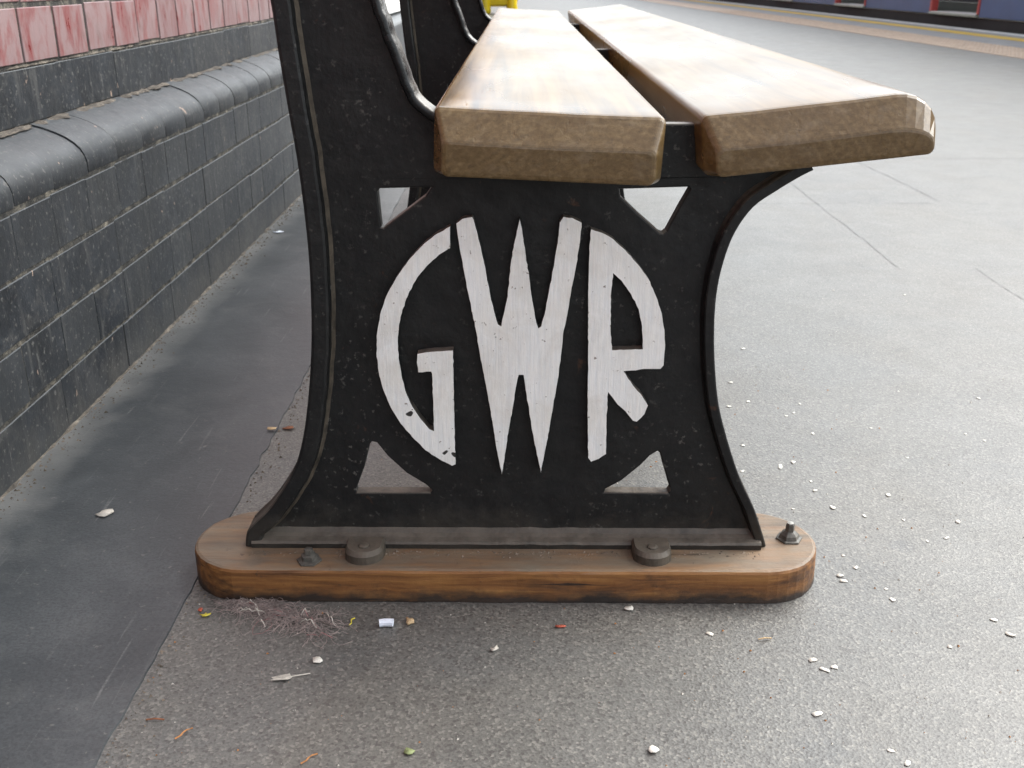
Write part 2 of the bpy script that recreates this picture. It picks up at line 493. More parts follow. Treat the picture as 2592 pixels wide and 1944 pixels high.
def plate(name, loops, y0, y1, bevel=0.0, seg=2):
    """prism of an x-z outline (first loop) with holes (other loops), between y0 (front) and y1"""
    bm = bmesh.new()
    flat = [Vector((x, 0, z)) for lp in loops for x, z in lp]
    tris = tessellate_polygon([[Vector((x, z, 0)) for x, z in lp] for lp in loops])
    F = [bm.verts.new((v.x, y0, v.z)) for v in flat]
    B = [bm.verts.new((v.x, y1, v.z)) for v in flat]
    for t in tris:
        try:
            bm.faces.new([F[i] for i in t])
            bm.faces.new([B[i] for i in reversed(t)])
        except ValueError:
            pass
    k = 0
    for lp in loops:
        n = len(lp)
        for i in range(n):
            a, b = k + i, k + (i + 1) % n
            bm.faces.new((F[a], F[b], B[b], B[a]))
        k += n
    bmesh.ops.recalc_face_normals(bm, faces=bm.faces)
    if bevel:
        es = [e for e in bm.edges if len(e.link_faces) == 2 and abs(e.verts[0].co.y - y0) < 1e-6 and abs(e.verts[1].co.y - y0) < 1e-6 and e.calc_face_angle(0) > 0.9]
        bmesh.ops.bevel(bm, geom=es, offset=bevel, segments=seg, profile=0.5, affect='EDGES', clamp_overlap=True)
    return from_bm(bm, name)

def smooth_line(pts, n=4):
    """Catmull-Rom through the points"""
    out = []
    P = [Vector((*p, 0)) for p in pts]
    for i in range(len(P) - 1):
        p0 = P[max(i - 1, 0)]; p1 = P[i]; p2 = P[i + 1]; p3 = P[min(i + 2, len(P) - 1)]
        for k in range(n):
            t = k / n
            q = 0.5 * ((2 * p1) + (p2 - p0) * t + (2 * p0 - 5 * p1 + 4 * p2 - p3) * t * t + (3 * p1 - p0 - 3 * p2 + p3) * t ** 3)
            out.append((q.x, q.y))
    out.append(pts[-1])
    return out

def lathe(bm, prof, cx, cy, n=20):
    rings = []
    for r, z in prof:
        rings.append([bm.verts.new((cx + r * math.cos(2 * math.pi * i / n), cy + r * math.sin(2 * math.pi * i / n), z)) for i in range(n)])
    for a, b in zip(rings, rings[1:]):
        for i in range(n):
            bm.faces.new((a[i], a[(i + 1) % n], b[(i + 1) % n], b[i]))
    bm.faces.new(rings[-1])
    return rings

def tube(bm, pts, r, n=5):
    rings = []
    for i, p in enumerate(pts):
        a = pts[max(i - 1, 0)]; b = pts[min(i + 1, len(pts) - 1)]
        t = (Vector(b) - Vector(a)).normalized()
        u = t.orthogonal().normalized(); v = t.cross(u)
        rings.append([bm.verts.new(Vector(p) + (u * math.cos(2 * math.pi * k / n) + v * math.sin(2 * math.pi * k / n)) * r) for k in range(n)])
    for a, b in zip(rings, rings[1:]):
        for k in range(n):
            bm.faces.new((a[k], a[(k + 1) % n], b[(k + 1) % n], b[k]))

# ------------------------------------------------------------------ ground, platform, track
EX, ES = 5.5, -0.052                       # platform edge: x = EX + ES*y
EA = math.atan(-ES)
def edge(y): return EX + ES * y

me = bpy.data.meshes.new('ground')
me.from_pydata([(-400, -400, -1.12), (400, -400, -1.12), (400, 900, -1.12), (-400, 900, -1.12)], [], [(0, 1, 2, 3)])
tag(link('ground', me, M['ground']), kind='structure')

def platform():
    bm = bmesh.new()
    ys = [-9 + 0.5 * i for i in range(0, 159)]
    rows = []
    for y in ys:
        r = [bm.verts.new((-0.75, y, 0)), bm.verts.new((edge(y), y, 0)), bm.verts.new((edge(y), y, -1.1))]
        rows.append(r)
    for a, b in zip(rows, rows[1:]):
        bm.faces.new((a[0], a[1], b[1], b[0]))
        bm.faces.new((a[1], a[2], b[2], b[1]))
    return tag(link('platform_floor', from_bm(bm, 'platform_floor'), M['tarmac']), kind='structure')
plat = platform()

def local_strip(name, x0, x1, mat, z0, z1, kind='structure', parent=None):
    me_ = box_mesh(name, x0, x1, -8.5, 68, z0, z1)
    o = link(name, me_, mat, parent)
    o.location = (EX, 0, 0)
    o.rotation_euler = (0, 0, EA)
    if kind: o['kind'] = kind
    return o
local_strip('coping_stones', -0.985, -0.004, M['coping'], -0.06, 0.004)
local_strip('white_edge_line', -0.15, -0.008, M['cream_line'], 0.0041, 0.008)
local_strip('yellow_safety_line', -0.55, -0.36, M['yellow_line'], 0.0041, 0.008)
tac = local_strip('tactile_paving', -1.52, -0.99, M['buff'], -0.06, 0.004)

# tactile paving: blister domes, real geometry but far too many to single out
def blisters():
    bm = bmesh.new()
    for j in range(0, 170):
        y = 6.5 + j * 0.066
        for i in range(8):
            x = -1.49 + i * 0.067
            b = [bm.verts.new((x + 0.016 * math.cos(k * math.pi / 3), y + 0.016 * math.sin(k * math.pi / 3), 0.0042)) for k in range(6)]
            t = [bm.verts.new((x + 0.009 * math.cos(k * math.pi / 3), y + 0.009 * math.sin(k * math.pi / 3), 0.0092)) for k in range(6)]
            for k in range(6):
                bm.faces.new((b[k], b[(k + 1) % 6], t[(k + 1) % 6], t[k]))
            bm.faces.new(t)
    o = link('blister', from_bm(bm, 'blister'), M['buff'], tac)
    o['kind'] = 'stuff'
blisters()

tb = link('track_bed', box_mesh('track_bed', 0.02, 3.6, -8.5, 68, -1.1, -0.98), M['ballast'])
tb.location = (EX, 0, 0); tb.rotation_euler = (0, 0, EA); tb['kind'] = 'structure'

# dark painted strip along the wall, a few millimetres proud, with a worn edge
def painted_strip():
    bm = bmesh.new()
    prev = None
    n = 900
    for i in range(n + 1):
        y = -2.0 + 14.0 * i / n
        x = -0.3235 + 0.0045 * mnoise.noise((y * 7, 0, 0)) + 0.0034 * mnoise.noise((y * 33, 3, 0)) + 0.0022 * mnoise.noise((y * 130, 7, 0))
        r = [bm.verts.new((-0.63, y, 0.0030)), bm.verts.new((-0.42, y, 0.0026)), bm.verts.new((x - 0.0012, y, 0.0016)), bm.verts.new((x, y, -0.002))]
        if prev:
            for k in range(3):
                bm.faces.new((prev[k], prev[k + 1], r[k + 1], r[k]))
        prev = r
    o = link('painted_strip', from_bm(bm, 'painted_strip'), M['strip'])
    return tag(o, kind='structure')
painted_strip()

# paving seams and hairline cracks in the tarmac
def crack(pts, wdt, seed):
    bm = bmesh.new()
    prev = None
    rs = random.Random(seed)
    for (x0, y0), (x1, y1) in zip(pts, pts[1:]):
        n = max(2, int(math.hypot(x1 - x0, y1 - y0) / 0.012))
        for i in range(n):
            t = i / n
            dx, dy = x1 - x0, y1 - y0
            L = math.hypot(dx, dy)
            nx, ny = -dy / L, dx / L
            j = 0.004 * mnoise.noise((x0 + dx * t * 9, (y0 + dy * t) * 12, seed)) + rs.uniform(-0.0008, 0.0008)
            ww = wdt * rs.uniform(0.05, 0.55)
            cx, cy = x0 + dx * t + nx * j, y0 + dy * t + ny * j
            r = [bm.verts.new((cx - nx * ww, cy - ny * ww, 0.0009)), bm.verts.new((cx + nx * ww, cy + ny * ww, 0.0009))]
            if prev: bm.faces.new((prev[0], prev[1], r[1], r[0]))
            prev = r
    link('crack', from_bm(bm, 'crack'), M['crack'], plat)
crack([(0.788, 3.42), (0.787, 2.90), (0.786, 2.62), (0.786, 2.36), (0.785, 2.195), (0.784, 2.05)], 0.0022, 1)
crack([(0.942, 2.07), (0.939, 1.97), (0.941, 1.845), (0.945, 1.70)], 0.0020, 2)
crack([(1.08, 3.43), (1.094, 3.29), (1.110, 3.07), (1.121, 2.72)], 0.0028, 3)
crack([(0.55, 2.705), (0.80, 2.711), (1.105, 2.718)], 0.0032, 4)
crack([(0.60, 3.42), (1.25, 3.426), (1.72, 3.43)], 0.0035, 5)

# ------------------------------------------------------------------ brick wall
wall = empty('brick_wall', (-0.62, 1.5, 0))
tag(wall, 'brick wall with black painted rounded plinth and red brick above, left of bench', 'wall')
W0 = Vector((-0.62, 1.5, 0))
def wpart(name, mesh, mat, loc=(0, 0, 0)):
    o = link(name, mesh, mat, wall)
    o.location = Vector(loc) - W0
    return o
CP = 0.0765
FX, UX = -0.600, -0.670                    # faces of plinth and of upper wall
# gently sloping rounded shoulder: (set-back, height)
BULL = [(0, 0.003), (0, 0.018), (-0.0020, 0.0265), (-0.0065, 0.0350), (-0.0140, 0.0430), (-0.0245, 0.0505), (-0.0380, 0.0570), (-0.0540, 0.0630), (-0.0730, 0.0682)]
# mortar core
bm = bmesh.new()
bm_box(bm, -0.95, FX - 0.0013, -1.2, 4.2, -0.05, 4 * CP + 0.002)
bm_box(bm, -0.95, UX - 0.0020, -1.2, 4.2, 4 * CP + 0.050, 0.682)
pr_ = [(FX - 0.2, 4 * CP)] + [(FX - 0.0010 + x, 4 * CP - 0.0014 + z) for x, z in BULL] + [(FX - 0.2, 5 * CP - 0.0110)]
A_ = [bm.verts.new((x, -1.2, z)) for x, z in pr_]; B_ = [bm.verts.new((x, 4.2, z)) for x, z in pr_]
for k in range(len(pr_)):
    q = (k + 1) % len(pr_)
    bm.faces.new((A_[k], A_[q], B_[q], B_[k]))
wpart('mortar_core', from_bm(bm, 'mortar_core'), M['mortar'])
wpart('upper_brickwork', box_mesh('upper_brickwork', -0.95, UX - 0.002, -1.2, 4.2, 0.682, 3.4), M['far_wall'])

def brick_mesh(name, L, Hh, D, bev=0.0009):
    bm = bmesh.new()
    bm_box(bm, -D, 0, -L / 2, L / 2, 0, Hh)
    bmesh.ops.bevel(bm, geom=bm.edges[:], offset=bev, segments=1, affect='EDGES')
    return from_bm(bm, name)
J = 0.006
hdr_b = brick_mesh('black_header', 0.1125 - 0.0008, CP - J, 0.06)
str_b = brick_mesh('black_stretcher', 0.225 - 0.0008, CP - J, 0.06)
hdr_r = brick_mesh('red_header', 0.1125 - 0.007, CP - J - 0.001, 0.06)
str_r = brick_mesh('red_stretcher', 0.225 - 0.007, CP - J - 0.001, 0.06)
def bull_mesh():
    bm = bmesh.new()
    prof = [(-0.10, 0), (-0.002, 0)] + BULL + [(-0.10, CP - 0.0080)]
    L = 0.1125 - 0.0010
    prev = None
    n = len(prof)
    for y, ins in ((-L / 2, 0.0003), (-L / 2 + 0.0012, 0), (L / 2 - 0.0012, 0), (L / 2, 0.0003)):
        cx, cz = -0.04, 0.035
        row = []
        for x, z in prof:
            k = 1 - ins / 0.04
            row.append(bm.verts.new((cx + (x - cx) * k, y, cz + (z - cz) * k)))
        if prev:
            for i in range(n):
                bm.faces.new((prev[i], prev[(i + 1) % n], row[(i + 1) % n], row[i]))
        else:
            bm.faces.new(row)
        prev = row
    bm.faces.new(prev)
    return from_bm(bm, 'bullnose')
bull = bull_mesh()
for f in bull.polygons: f.use_smooth = abs(f.normal.y) < 0.3
rb = random.Random(3)
def course(mesh, mat, name, z, x, pitch, y0, y1, off, jit=0.0006):
    y = y0 + off
    while y < y1:
        o = wpart(name, mesh, mat, (x + rb.uniform(-jit, jit * 0.6), y + rb.uniform(-0.001, 0.001), z + rb.uniform(-0.0016, 0.0016)))
        o.rotation_euler = (0, 0, rb.uniform(-0.004, 0.004))
        y += pitch
Y0, Y1 = -0.02, 3.9
course(str_b, M['black_brick'], 'brick', 0.002, FX, 0.225, Y0, Y1, 0.03)
course(hdr_b, M['black_brick'], 'brick', CP + J / 2, FX, 0.1125, Y0, Y1, 0.0)
course(str_b, M['black_brick'], 'brick', 2 * CP + J / 2, FX, 0.225, Y0, Y1, 0.055)
course(hdr_b, M['black_brick'], 'brick', 3 * CP + J / 2, FX, 0.1125, Y0, Y1, 0.03)
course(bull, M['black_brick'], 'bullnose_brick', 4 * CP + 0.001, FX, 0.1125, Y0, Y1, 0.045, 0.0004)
course(str_b, M['black_brick'], 'brick', 0.3765, UX, 0.225, Y0, Y1, 0.1)
course(hdr_r, M['red_brick'], 'brick', 0.4545, UX, 0.1125, Y0, Y1, 0.06)
course(str_r, M['red_brick'], 'brick', 0.5310, UX, 0.225, Y0, Y1, 0.02)
course(hdr_r, M['red_brick'], 'brick', 0.6075, UX, 0.1125, Y0, Y1, 0.05)

# crumbly dirt lines: on the ledge of the plinth, under the red course, at the wall foot
def dirt_line(name, x, z, rx, rz, mat, seed):
    bm = bmesh.new()
    prev = None
    n = 900
    for i in range(n + 1):
        y = 0.4 + 3.6 * i / n
        k = 0.4 + 0.7 * max(-0.5, mnoise.noise((y * 22, seed, 0))) + 0.22 * mnoise.noise((y * 60, seed, 2))
        k = max(0.06, k)
        k2 = max(0.06, k + 0.3 * mnoise.noise((y * 45, seed, 5)))
        r = [bm.verts.new((x - 0.004, y, z + rz * k)), bm.verts.new((x + rx * 0.5 * k, y, z + rz * 0.55 * k2)), bm.verts.new((x + rx * k2, y, z - 0.001))]
        if prev:
            for q in range(2): bm.faces.new((prev[q], prev[q + 1], r[q + 1], r[q]))
        prev = r
    wpart(name, from_bm(bm, name), mat)
dirt_line('dirt_fillet', UX, 5 * CP - 0.0088, 0.022, 0.007, M['dirt'], 1)
dirt_line('dirt_fillet', FX, 0.0028, 0.010, 0.006, M['dirt'], 5)
dirt_line('mortar_bead', UX - 0.003, 0.4505, 0.005, 0.005, M['dirt'], 9)
dirt_line('mortar_bead', FX - 0.004, 4 * CP - 0.002, 0.005, 0.004, M['mortar'], 12)

# plain run of the wall beyond the bench and behind the camera
def far_wall(y0, y1):
    bm = bmesh.new()
    prof = [(-0.95, -0.05), (FX, -0.05)]
    prof += [(FX + x, 4 * CP + z) for x, z in BULL[1:]]
    prof += [(UX, 5 * CP - 0.007), (UX, 3.4), (-0.95, 3.4)]
    A = [bm.verts.new((x, y0, z)) for x, z in prof]
    B = [bm.verts.new((x, y1, z)) for x, z in prof]
    for i in range(len(prof)):
        j = (i + 1) % len(prof)
        bm.faces.new((A[i], A[j], B[j], B[i]))
    bm.faces.new(A); bm.faces.new(B)
    wpart('plain_run', from_bm(bm, 'plain_run'), M['far_wall'])
far_wall(4.201, 45)
far_wall(-9, -1.201)

wp = link('wall_panel', box_mesh('wall_panel', UX + 0.002, UX + 0.03, 4.6, 9.5, 0.380, 2.1, 0.004), M['white_panel'])
tag(wp, 'bright white panel on the wall, glimpsed between the iron bench frames', 'panel')

# ------------------------------------------------------------------ the bench
bench = empty('platform_bench', (0, 0.905, 0))
tag(bench, 'black cast iron platform bench with two brown wooden seat slats and white GWR letters', 'bench')
BO = Vector((0, 0.905, 0))

LE = [(-0.2037,0.5485),(-0.2004,0.5074),(-0.1959,0.4590),(-0.1919,0.4204),(-0.1892,0.3764),(-0.1880,0.3265),(-0.1901,0.2701),(-0.1939,0.2294),(-0.1992,0.1922),(-0.2057,0.1587),(-0.2146,0.1293),(-0.2278,0.1043),(-0.2458,0.0787),(-0.2609,0.0632),(-0.2697,0.0527),(-0.2729,0.0370)]
LE = [(-0.258, 0.880), (-0.241, 0.780), (-0.2245, 0.680), (-0.212, 0.605)] + LE
RE = [(0.2462,0.0370),(0.2418,0.0498),(0.2300,0.0808),(0.2137,0.1136),(0.1997,0.1505),(0.1880,0.1888),(0.1818,0.2260),(0.1783,0.2621),(0.1778,0.2973),(0.1817,0.3273),(0.1898,0.3545),(0.2040,0.3770),(0.2228,0.3912),(0.2415,0.4032),(0.2528,0.4092)]
FE = [(-0.0679,0.4561),(-0.0775,0.4621),(-0.0868,0.4723),(-0.0940,0.4891),(-0.1043,0.5183),(-0.1143,0.5468),(-0.1290,0.5950),(-0.1560,0.6800),(-0.1850,0.7700),(-0.2180,0.8720)]
LEs, REs, FEs = smooth_line(LE), smooth_line(RE), smooth_line(FE)
TOP = [(0.252, 0.4135), (0.235, 0.4135), (0.162, 0.4065), (0.160, 0.4085), (0.1570, 0.447), (0.1170, 0.447), (0.1165, 0.4015), (-0.062, 0.4060), (-0.064, 0.452)]  # middle step stands up between the slats, raised to darken their gap
outline = LEs + REs + TOP + FEs
TL = [(-0.1258,0.3880),(-0.1234,0.3909),(-0.0783,0.3920),(-0.0836,0.3844),(-0.1043,0.3691),(-0.1217,0.3559),(-0.1240,0.3566)]
TR = [(0.0876,0.3906),(0.1477,0.3926),(0.1491,0.3906),(0.1405,0.3738),(0.1307,0.3532),(0.1279,0.3511),(0.1248,0.3518),(0.1053,0.3686),(0.0887,0.3839)]
BL = [(-0.1429,0.1451),(-0.1382,0.1438),(-0.1287,0.1299),(-0.1109,0.1113),(-0.0925,0.0988),(-0.0862,0.0925),(-0.0881,0.0899),(-0.1607,0.0896),(-0.1616,0.0922),(-0.1518,0.1174),(-0.1452,0.1421)]
BR = [(0.1345,0.1357),(0.1367,0.1339),(0.1410,0.1186),(0.1489,0.0935),(0.1472,0.0903),(0.0842,0.0911),(0.0851,0.0942),(0.1007,0.1037),(0.1186,0.1205),(0.1273,0.1309)]
G_ = [(-0.0616,0.3597),(-0.0752,0.3520),(-0.0874,0.3416),(-0.0997,0.3286),(-0.1106,0.3136),(-0.1208,0.2957),(-0.1274,0.2776),(-0.1315,0.2574),(-0.1325,0.2406),(-0.1313,0.2217),(-0.1280,0.2045),(-0.1213,0.1851),(-0.1130,0.1694),(-0.1026,0.1555),(-0.0903,0.1414),(-0.0777,0.1323),(-0.0650,0.1248),(-0.0616,0.1263),(-0.0618,0.1872),(-0.0615,0.2433),(-0.0818,0.2419),(-0.0946,0.2398),(-0.0954,0.2313),(-0.0945,0.2215),(-0.0824,0.2223),(-0.0816,0.2200),(-0.0813,0.1872),(-0.0815,0.1615),(-0.0859,0.1635),(-0.0946,0.1754),(-0.1014,0.1871),(-0.1071,0.2026),(-0.1101,0.2180),(-0.1121,0.2351),(-0.1123,0.2519),(-0.1104,0.2685),(-0.1066,0.2831),(-0.1000,0.2994),(-0.0917,0.3136),(-0.0828,0.3242),(-0.0723,0.3339),(-0.0646,0.3386),(-0.0620,0.3400)]
W_ = [(-0.0561,0.3623),(-0.0505,0.3665),(-0.0421,0.3682),(-0.0407,0.3657),(-0.0373,0.3521),(-0.0325,0.3296),(-0.0284,0.3067),(-0.0260,0.2924),(-0.0234,0.2815),(-0.0200,0.2688),(-0.0169,0.2669),(-0.0148,0.2779),(-0.0109,0.2960),(-0.0087,0.3226),(-0.0053,0.3435),(-0.0019,0.3590),(-0.0003,0.3666),(0.0019,0.3573),(0.0049,0.3366),(0.0084,0.3138),(0.0111,0.2925),(0.0151,0.2707),(0.0171,0.2652),(0.0197,0.2670),(0.0225,0.2780),(0.0262,0.2997),(0.0297,0.3209),(0.0335,0.3453),(0.0349,0.3633),(0.0382,0.3684),(0.0457,0.3675),(0.0542,0.3633),(0.0530,0.3436),(0.0501,0.3227),(0.0463,0.2997),(0.0433,0.2781),(0.0397,0.2579),(0.0380,0.2336),(0.0357,0.2146),(0.0333,0.1973),(0.0300,0.1758),(0.0259,0.1479),(0.0224,0.1276),(0.0209,0.1173),(0.0178,0.1337),(0.0140,0.1519),(0.0102,0.1757),(0.0064,0.2011),(0.0037,0.2193),(-0.0008,0.2193),(-0.0034,0.2068),(-0.0061,0.1874),(-0.0106,0.1598),(-0.0134,0.1397),(-0.0168,0.1151),(-0.0198,0.1315),(-0.0234,0.1537),(-0.0277,0.1854),(-0.0328,0.2163),(-0.0369,0.2409),(-0.0402,0.2632),(-0.0442,0.2851),(-0.0489,0.3119),(-0.0528,0.3348),(-0.0553,0.3537)]
R_ = [(0.0627,0.3574),(0.0729,0.3540),(0.0832,0.3480),(0.0937,0.3385),(0.1062,0.3246),(0.1153,0.3123),(0.1229,0.2963),(0.1290,0.2801),(0.1325,0.2637),(0.1340,0.2451),(0.1335,0.2292),(0.1310,0.2258),(0.1195,0.2257),(0.0966,0.2234),(0.1061,0.2091),(0.1156,0.1976),(0.1210,0.1888),(0.1182,0.1800),(0.1113,0.1721),(0.1077,0.1731),(0.1001,0.1829),(0.0926,0.1897),(0.0870,0.1975),(0.0832,0.2023),(0.0825,0.1975),(0.0826,0.1681),(0.0833,0.1380),(0.0765,0.1329),(0.0692,0.1298),(0.0664,0.1339),(0.0643,0.1877),(0.0633,0.2449),(0.0618,0.2997),(0.0618,0.3437)]
RH = [(0.0835,0.3175),(0.0914,0.3105),(0.1005,0.2980),(0.1080,0.2837),(0.1119,0.2673),(0.1137,0.2451),(0.0853,0.2441),(0.0832,0.2635),(0.0824,0.2998)]

YW = -0.002                                 # front of the web, relative to the frame plane
def rough_loop(lp, amp, step=0.004, seed=0):
    """subdivide an outline and make it slightly uneven, as hand-painted cast edges are"""
    out = []
    n = len(lp)
    for i in range(n):
        a, b = Vector(lp[i]), Vector(lp[(i + 1) % n])
        L = (b - a).length
        k = max(1, int(L / step))
        nrm = Vector((-(b - a).y, (b - a).x)) / max(L, 1e-6)
        for q in range(k):
            p = a.lerp(b, q / k)
            if q: p = p + nrm * amp * mnoise.noise((p.x * 260, p.y * 260, seed))
            out.append((p.x, p.y))
    return out

def rim(pts, sign, name, parent, dusty=1, h=1.0, ws=1.0):
    """raised bead that follows one edge of the frame; sign: which way the inside lies"""
    bm = bmesh.new()
    prof = [(0.0, 0.0140), (0.0, -0.0150), (0.0012, -0.0165), (0.0030, -0.0170), (0.0135, -0.0165), (0.0155, -0.0150), (0.0168, -0.0065), (0.0205, YW + 0.001)]
    prof = [(dd * ws, yy if yy > YW else YW + (yy - YW) * h) for dd, yy in prof]
    prev = None
    for i, p in enumerate(pts):
        a = Vector(pts[max(i - 1, 0)]); b = Vector(pts[min(i + 1, len(pts) - 1)])
        t = (b - a).normalized()
        nrm = Vector((-t.y, t.x)) * sign
        j = 0.0008 * mnoise.noise((p[0] * 60, p[1] * 60, 4))
        row = [bm.verts.new((p[0] + nrm.x * (dd + (j if dd > 0.01 else 0)), yy, p[1] + nrm.y * (dd + (j if dd > 0.01 else 0)))) for dd, yy in prof]
        if prev:
            for k in range(len(prof) - 1):
                f = bm.faces.new((prev[k], prev[k + 1], row[k + 1], row[k]))
                f.material_index = dusty if k >= len(prof) - 2 else 0
                f.smooth = False
        prev = row
    me_ = from_bm(bm, name)
    return link(name, me_, [M['iron'], M['iron_dusty']], parent)

def make_frame():
    fr = link('end_frame', plate('end_frame', [outline, TL, TR, BL, BR], YW, 0.010, 0.0016, 2), M['iron'], bench)
    fr.location = (0, 0, 0)
    rim(LEs, 1, 'rim', fr, 1, 1.0)
    rim(REs, 1, 'rim', fr, 0, 0.75, 0.6)
    # front edge of the back post: a rounded bead
    bm = bmesh.new()
    pf = [(0, 0.014), (0.0008, 0.0), (0, -0.0140), (-0.002, -0.0168), (-0.0065, -0.0168), (-0.0085, -0.0140), (-0.0095, YW + 0.001)]
    prev = None
    for i, p in enumerate(FEs):
        a = Vector(FEs[max(i - 1, 0)]); b = Vector(FEs[min(i + 1, len(FEs) - 1)])
        t = (b - a).normalized()
        nrm = Vector((t.y, -t.x))
        wob = 0.0016 * mnoise.noise((p[0] * 130, p[1] * 130, 1.5)) if p[1] < 0.56 else 0
        row = [bm.verts.new((p[0] + nrm.x * (dd + wob), yy, p[1] + nrm.y * (dd + wob))) for dd, yy in pf]
        if prev:
            for k in range(len(pf) - 1):
                f = bm.faces.new((prev[k], prev[k + 1], row[k + 1], row[k])); f.smooth = True
        prev = row
    link('post_bead', from_bm(bm, 'post_bead'), M['iron_gloss'], fr)
    # foot flange with a sloping fillet up to the web
    bm = bmesh.new()
    xs = [-0.266 + (0.240 + 0.266) * i / 60 for i in range(61)]
    prev = None
    for i, x in enumerate(xs):
        zt = 0.0490 + 0.0012 * mnoise.noise((x * 50, 1, 0))
        prof = [(-0.0185, 0.0360), (-0.0190, zt - 0.008), (-0.0172, zt - 0.006), (-0.010, zt - 0.0045), (-0.0055, zt - 0.0025), (YW + 0.001, zt + 0.003), (0.004, 0.060), (0.022, 0.048), (0.022, 0.0360)]
        row = [bm.verts.new((x, y, z)) for y, z in prof]
        if prev:
            for k in range(len(prof)):
                kk = (k + 1) % len(prof)
                bm.faces.new((prev[k], prev[kk], row[kk], row[k]))
        else:
            bm.faces.new(row)
        prev = row
    bm.faces.new(prev)
    link('foot_flange', from_bm(bm, 'foot_flange'), M['iron'], fr)
    # two bolted lugs
    for cx in (-0.1515, 0.1300):
        bm = bmesh.new()
        n = 14
        base = [(0.019, -0.016), (0.019, -0.030)] + [(0.019 * math.cos(math.pi * k / n), -0.033 - 0.017 * math.sin(math.pi * k / n)) for k in range(1, n)] + [(-0.019, -0.030), (-0.019, -0.016)]
        lo = [bm.verts.new((cx + x, y, 0.0358)) for x, y in base]
        mi = [bm.verts.new((cx + x * 0.98, y, 0.0440)) for x, y in base]
        hi = [bm.verts.new((cx + x * 0.88, -0.018 + (y + 0.018) * 0.88, 0.0480)) for x, y in base]
        m_ = len(base)
        for A, B in ((lo, mi), (mi, hi)):
            for k in range(m_):
                bm.faces.new((A[k], A[(k + 1) % m_], B[(k + 1) % m_], B[k]))
        bm.faces.new(hi)
        bm.faces.new(lo)
        lathe(bm, [(0.0056, 0.0475), (0.0052, 0.0490), (0.0036, 0.0498), (0.0012, 0.0500)], cx, -0.034, 12)
        link('lug', from_bm(bm, 'lug'), M['iron_dusty'], fr)
    # raised letters: white faces, dark sides
    for nm, loops, sd in (('letter_g', [G_], 1), ('letter_w', [W_], 2), ('letter_r', [R_, RH], 3)):
        loops = [rough_loop(lp, 0.0007, 0.0035, sd) for lp in loops]
        me_ = plate(nm, loops, -0.013, YW + 0.001, 0.0018, 3)
        me_.materials.append(M['white_paint']); me_.materials.append(M['iron'])
        for f in me_.polygons:
            f.material_index = 0 if f.normal.y < -0.45 else 1
        link(nm, me_, None, fr)
    return fr

def make_board():
    bm = bmesh.new()
    xl, xr, r = -0.3265, 0.2985, 0.060
    n = 18
    cy = 0.001
    pl = []
    for k in range(n + 1):
        t = -math.pi / 2 + math.pi * k / n
        pl.append((xr - r + r * math.cos(t), cy + r * math.sin(t)))
    for k in range(n + 1):
        t = math.pi / 2 + math.pi * k / n
        pl.append((xl + r + r * math.cos(t), cy + r * math.sin(t)))
    # extra points on the straight sides so that the edge can be uneven
    full = []
    for i in range(len(pl)):
        a, b = Vector(pl[i]), Vector(pl[(i + 1) % len(pl)])
        k = max(1, int((b - a).length / 0.012))
        for q in range(k): full.append(a.lerp(b, q / k))
    prof = [(0.0, 0.0006), (0.0, 0.006), (0.0, 0.0325), (0.0012, 0.0348), (0.004, 0.0358)]
    rings = []
    c = Vector(((xl + xr) / 2, cy))
    for ins, z in prof:
        row = []
        for p in full:
            s = Vector((max(xl + r, min(xr - r, p.x)), cy))
            dr = (p - s).normalized()
            j = 0.0009 * mnoise.noise((p.x * 30, p.y * 30, z * 60)) + 0.0006 * mnoise.noise((p.x * 110, p.y * 110, z * 200))
            q = p - dr * (ins - j)
            row.append(bm.verts.new((q.x, q.y, z)))
        rings.append(row)
    m_ = len(full)
    for A, B in zip(rings, rings[1:]):
        for k in range(m_):
            bm.faces.new((A[k], A[(k + 1) % m_], B[(k + 1) % m_], B[k]))
    bm.faces.new(rings[-1])
    b = link('base_board', from_bm(bm, 'base_board'), M['board'], bench)
    # holding-down bolts
    bm = bmesh.new()
    lathe(bm, [(0.0135, 0.0362), (0.0132, 0.0374), (0.0105, 0.0380), (0.0095, 0.0415), (0.0066, 0.0440), (0.0046, 0.0452), (0.0044, 0.0520), (0.0036, 0.0540), (0.001, 0.0545)], 0.273, 0.004, 6)
    me_ = from_bm(bm, 'bolt'); me_.materials.append(M['bolt']); me_.materials.append(M['bolt_bright'])
    for f in me_.polygons:
        f.material_index = 1 if f.center.z > 0.0535 else 0
    link('bolt', me_, None, b)
    bm = bmesh.new()
    lathe(bm, [(0.0125, 0.0362), (0.0122, 0.0376), (0.0082, 0.0384), (0.0078, 0.0430), (0.0048, 0.0440), (0.0046, 0.0490), (0.001, 0.0496)], -0.204, -0.042, 6)
    link('bolt', from_bm(bm, 'bolt'), M['bolt'], b)
    return b

frame0 = make_frame()
board0 = make_board()
for y in (0.93, 1.87):
    for o in (frame0, board0):
        c = copy_tree(o, bench)
        c.location = (0, y, 0)
        if o is board0 and y > 1: c.scale.x = 0.84

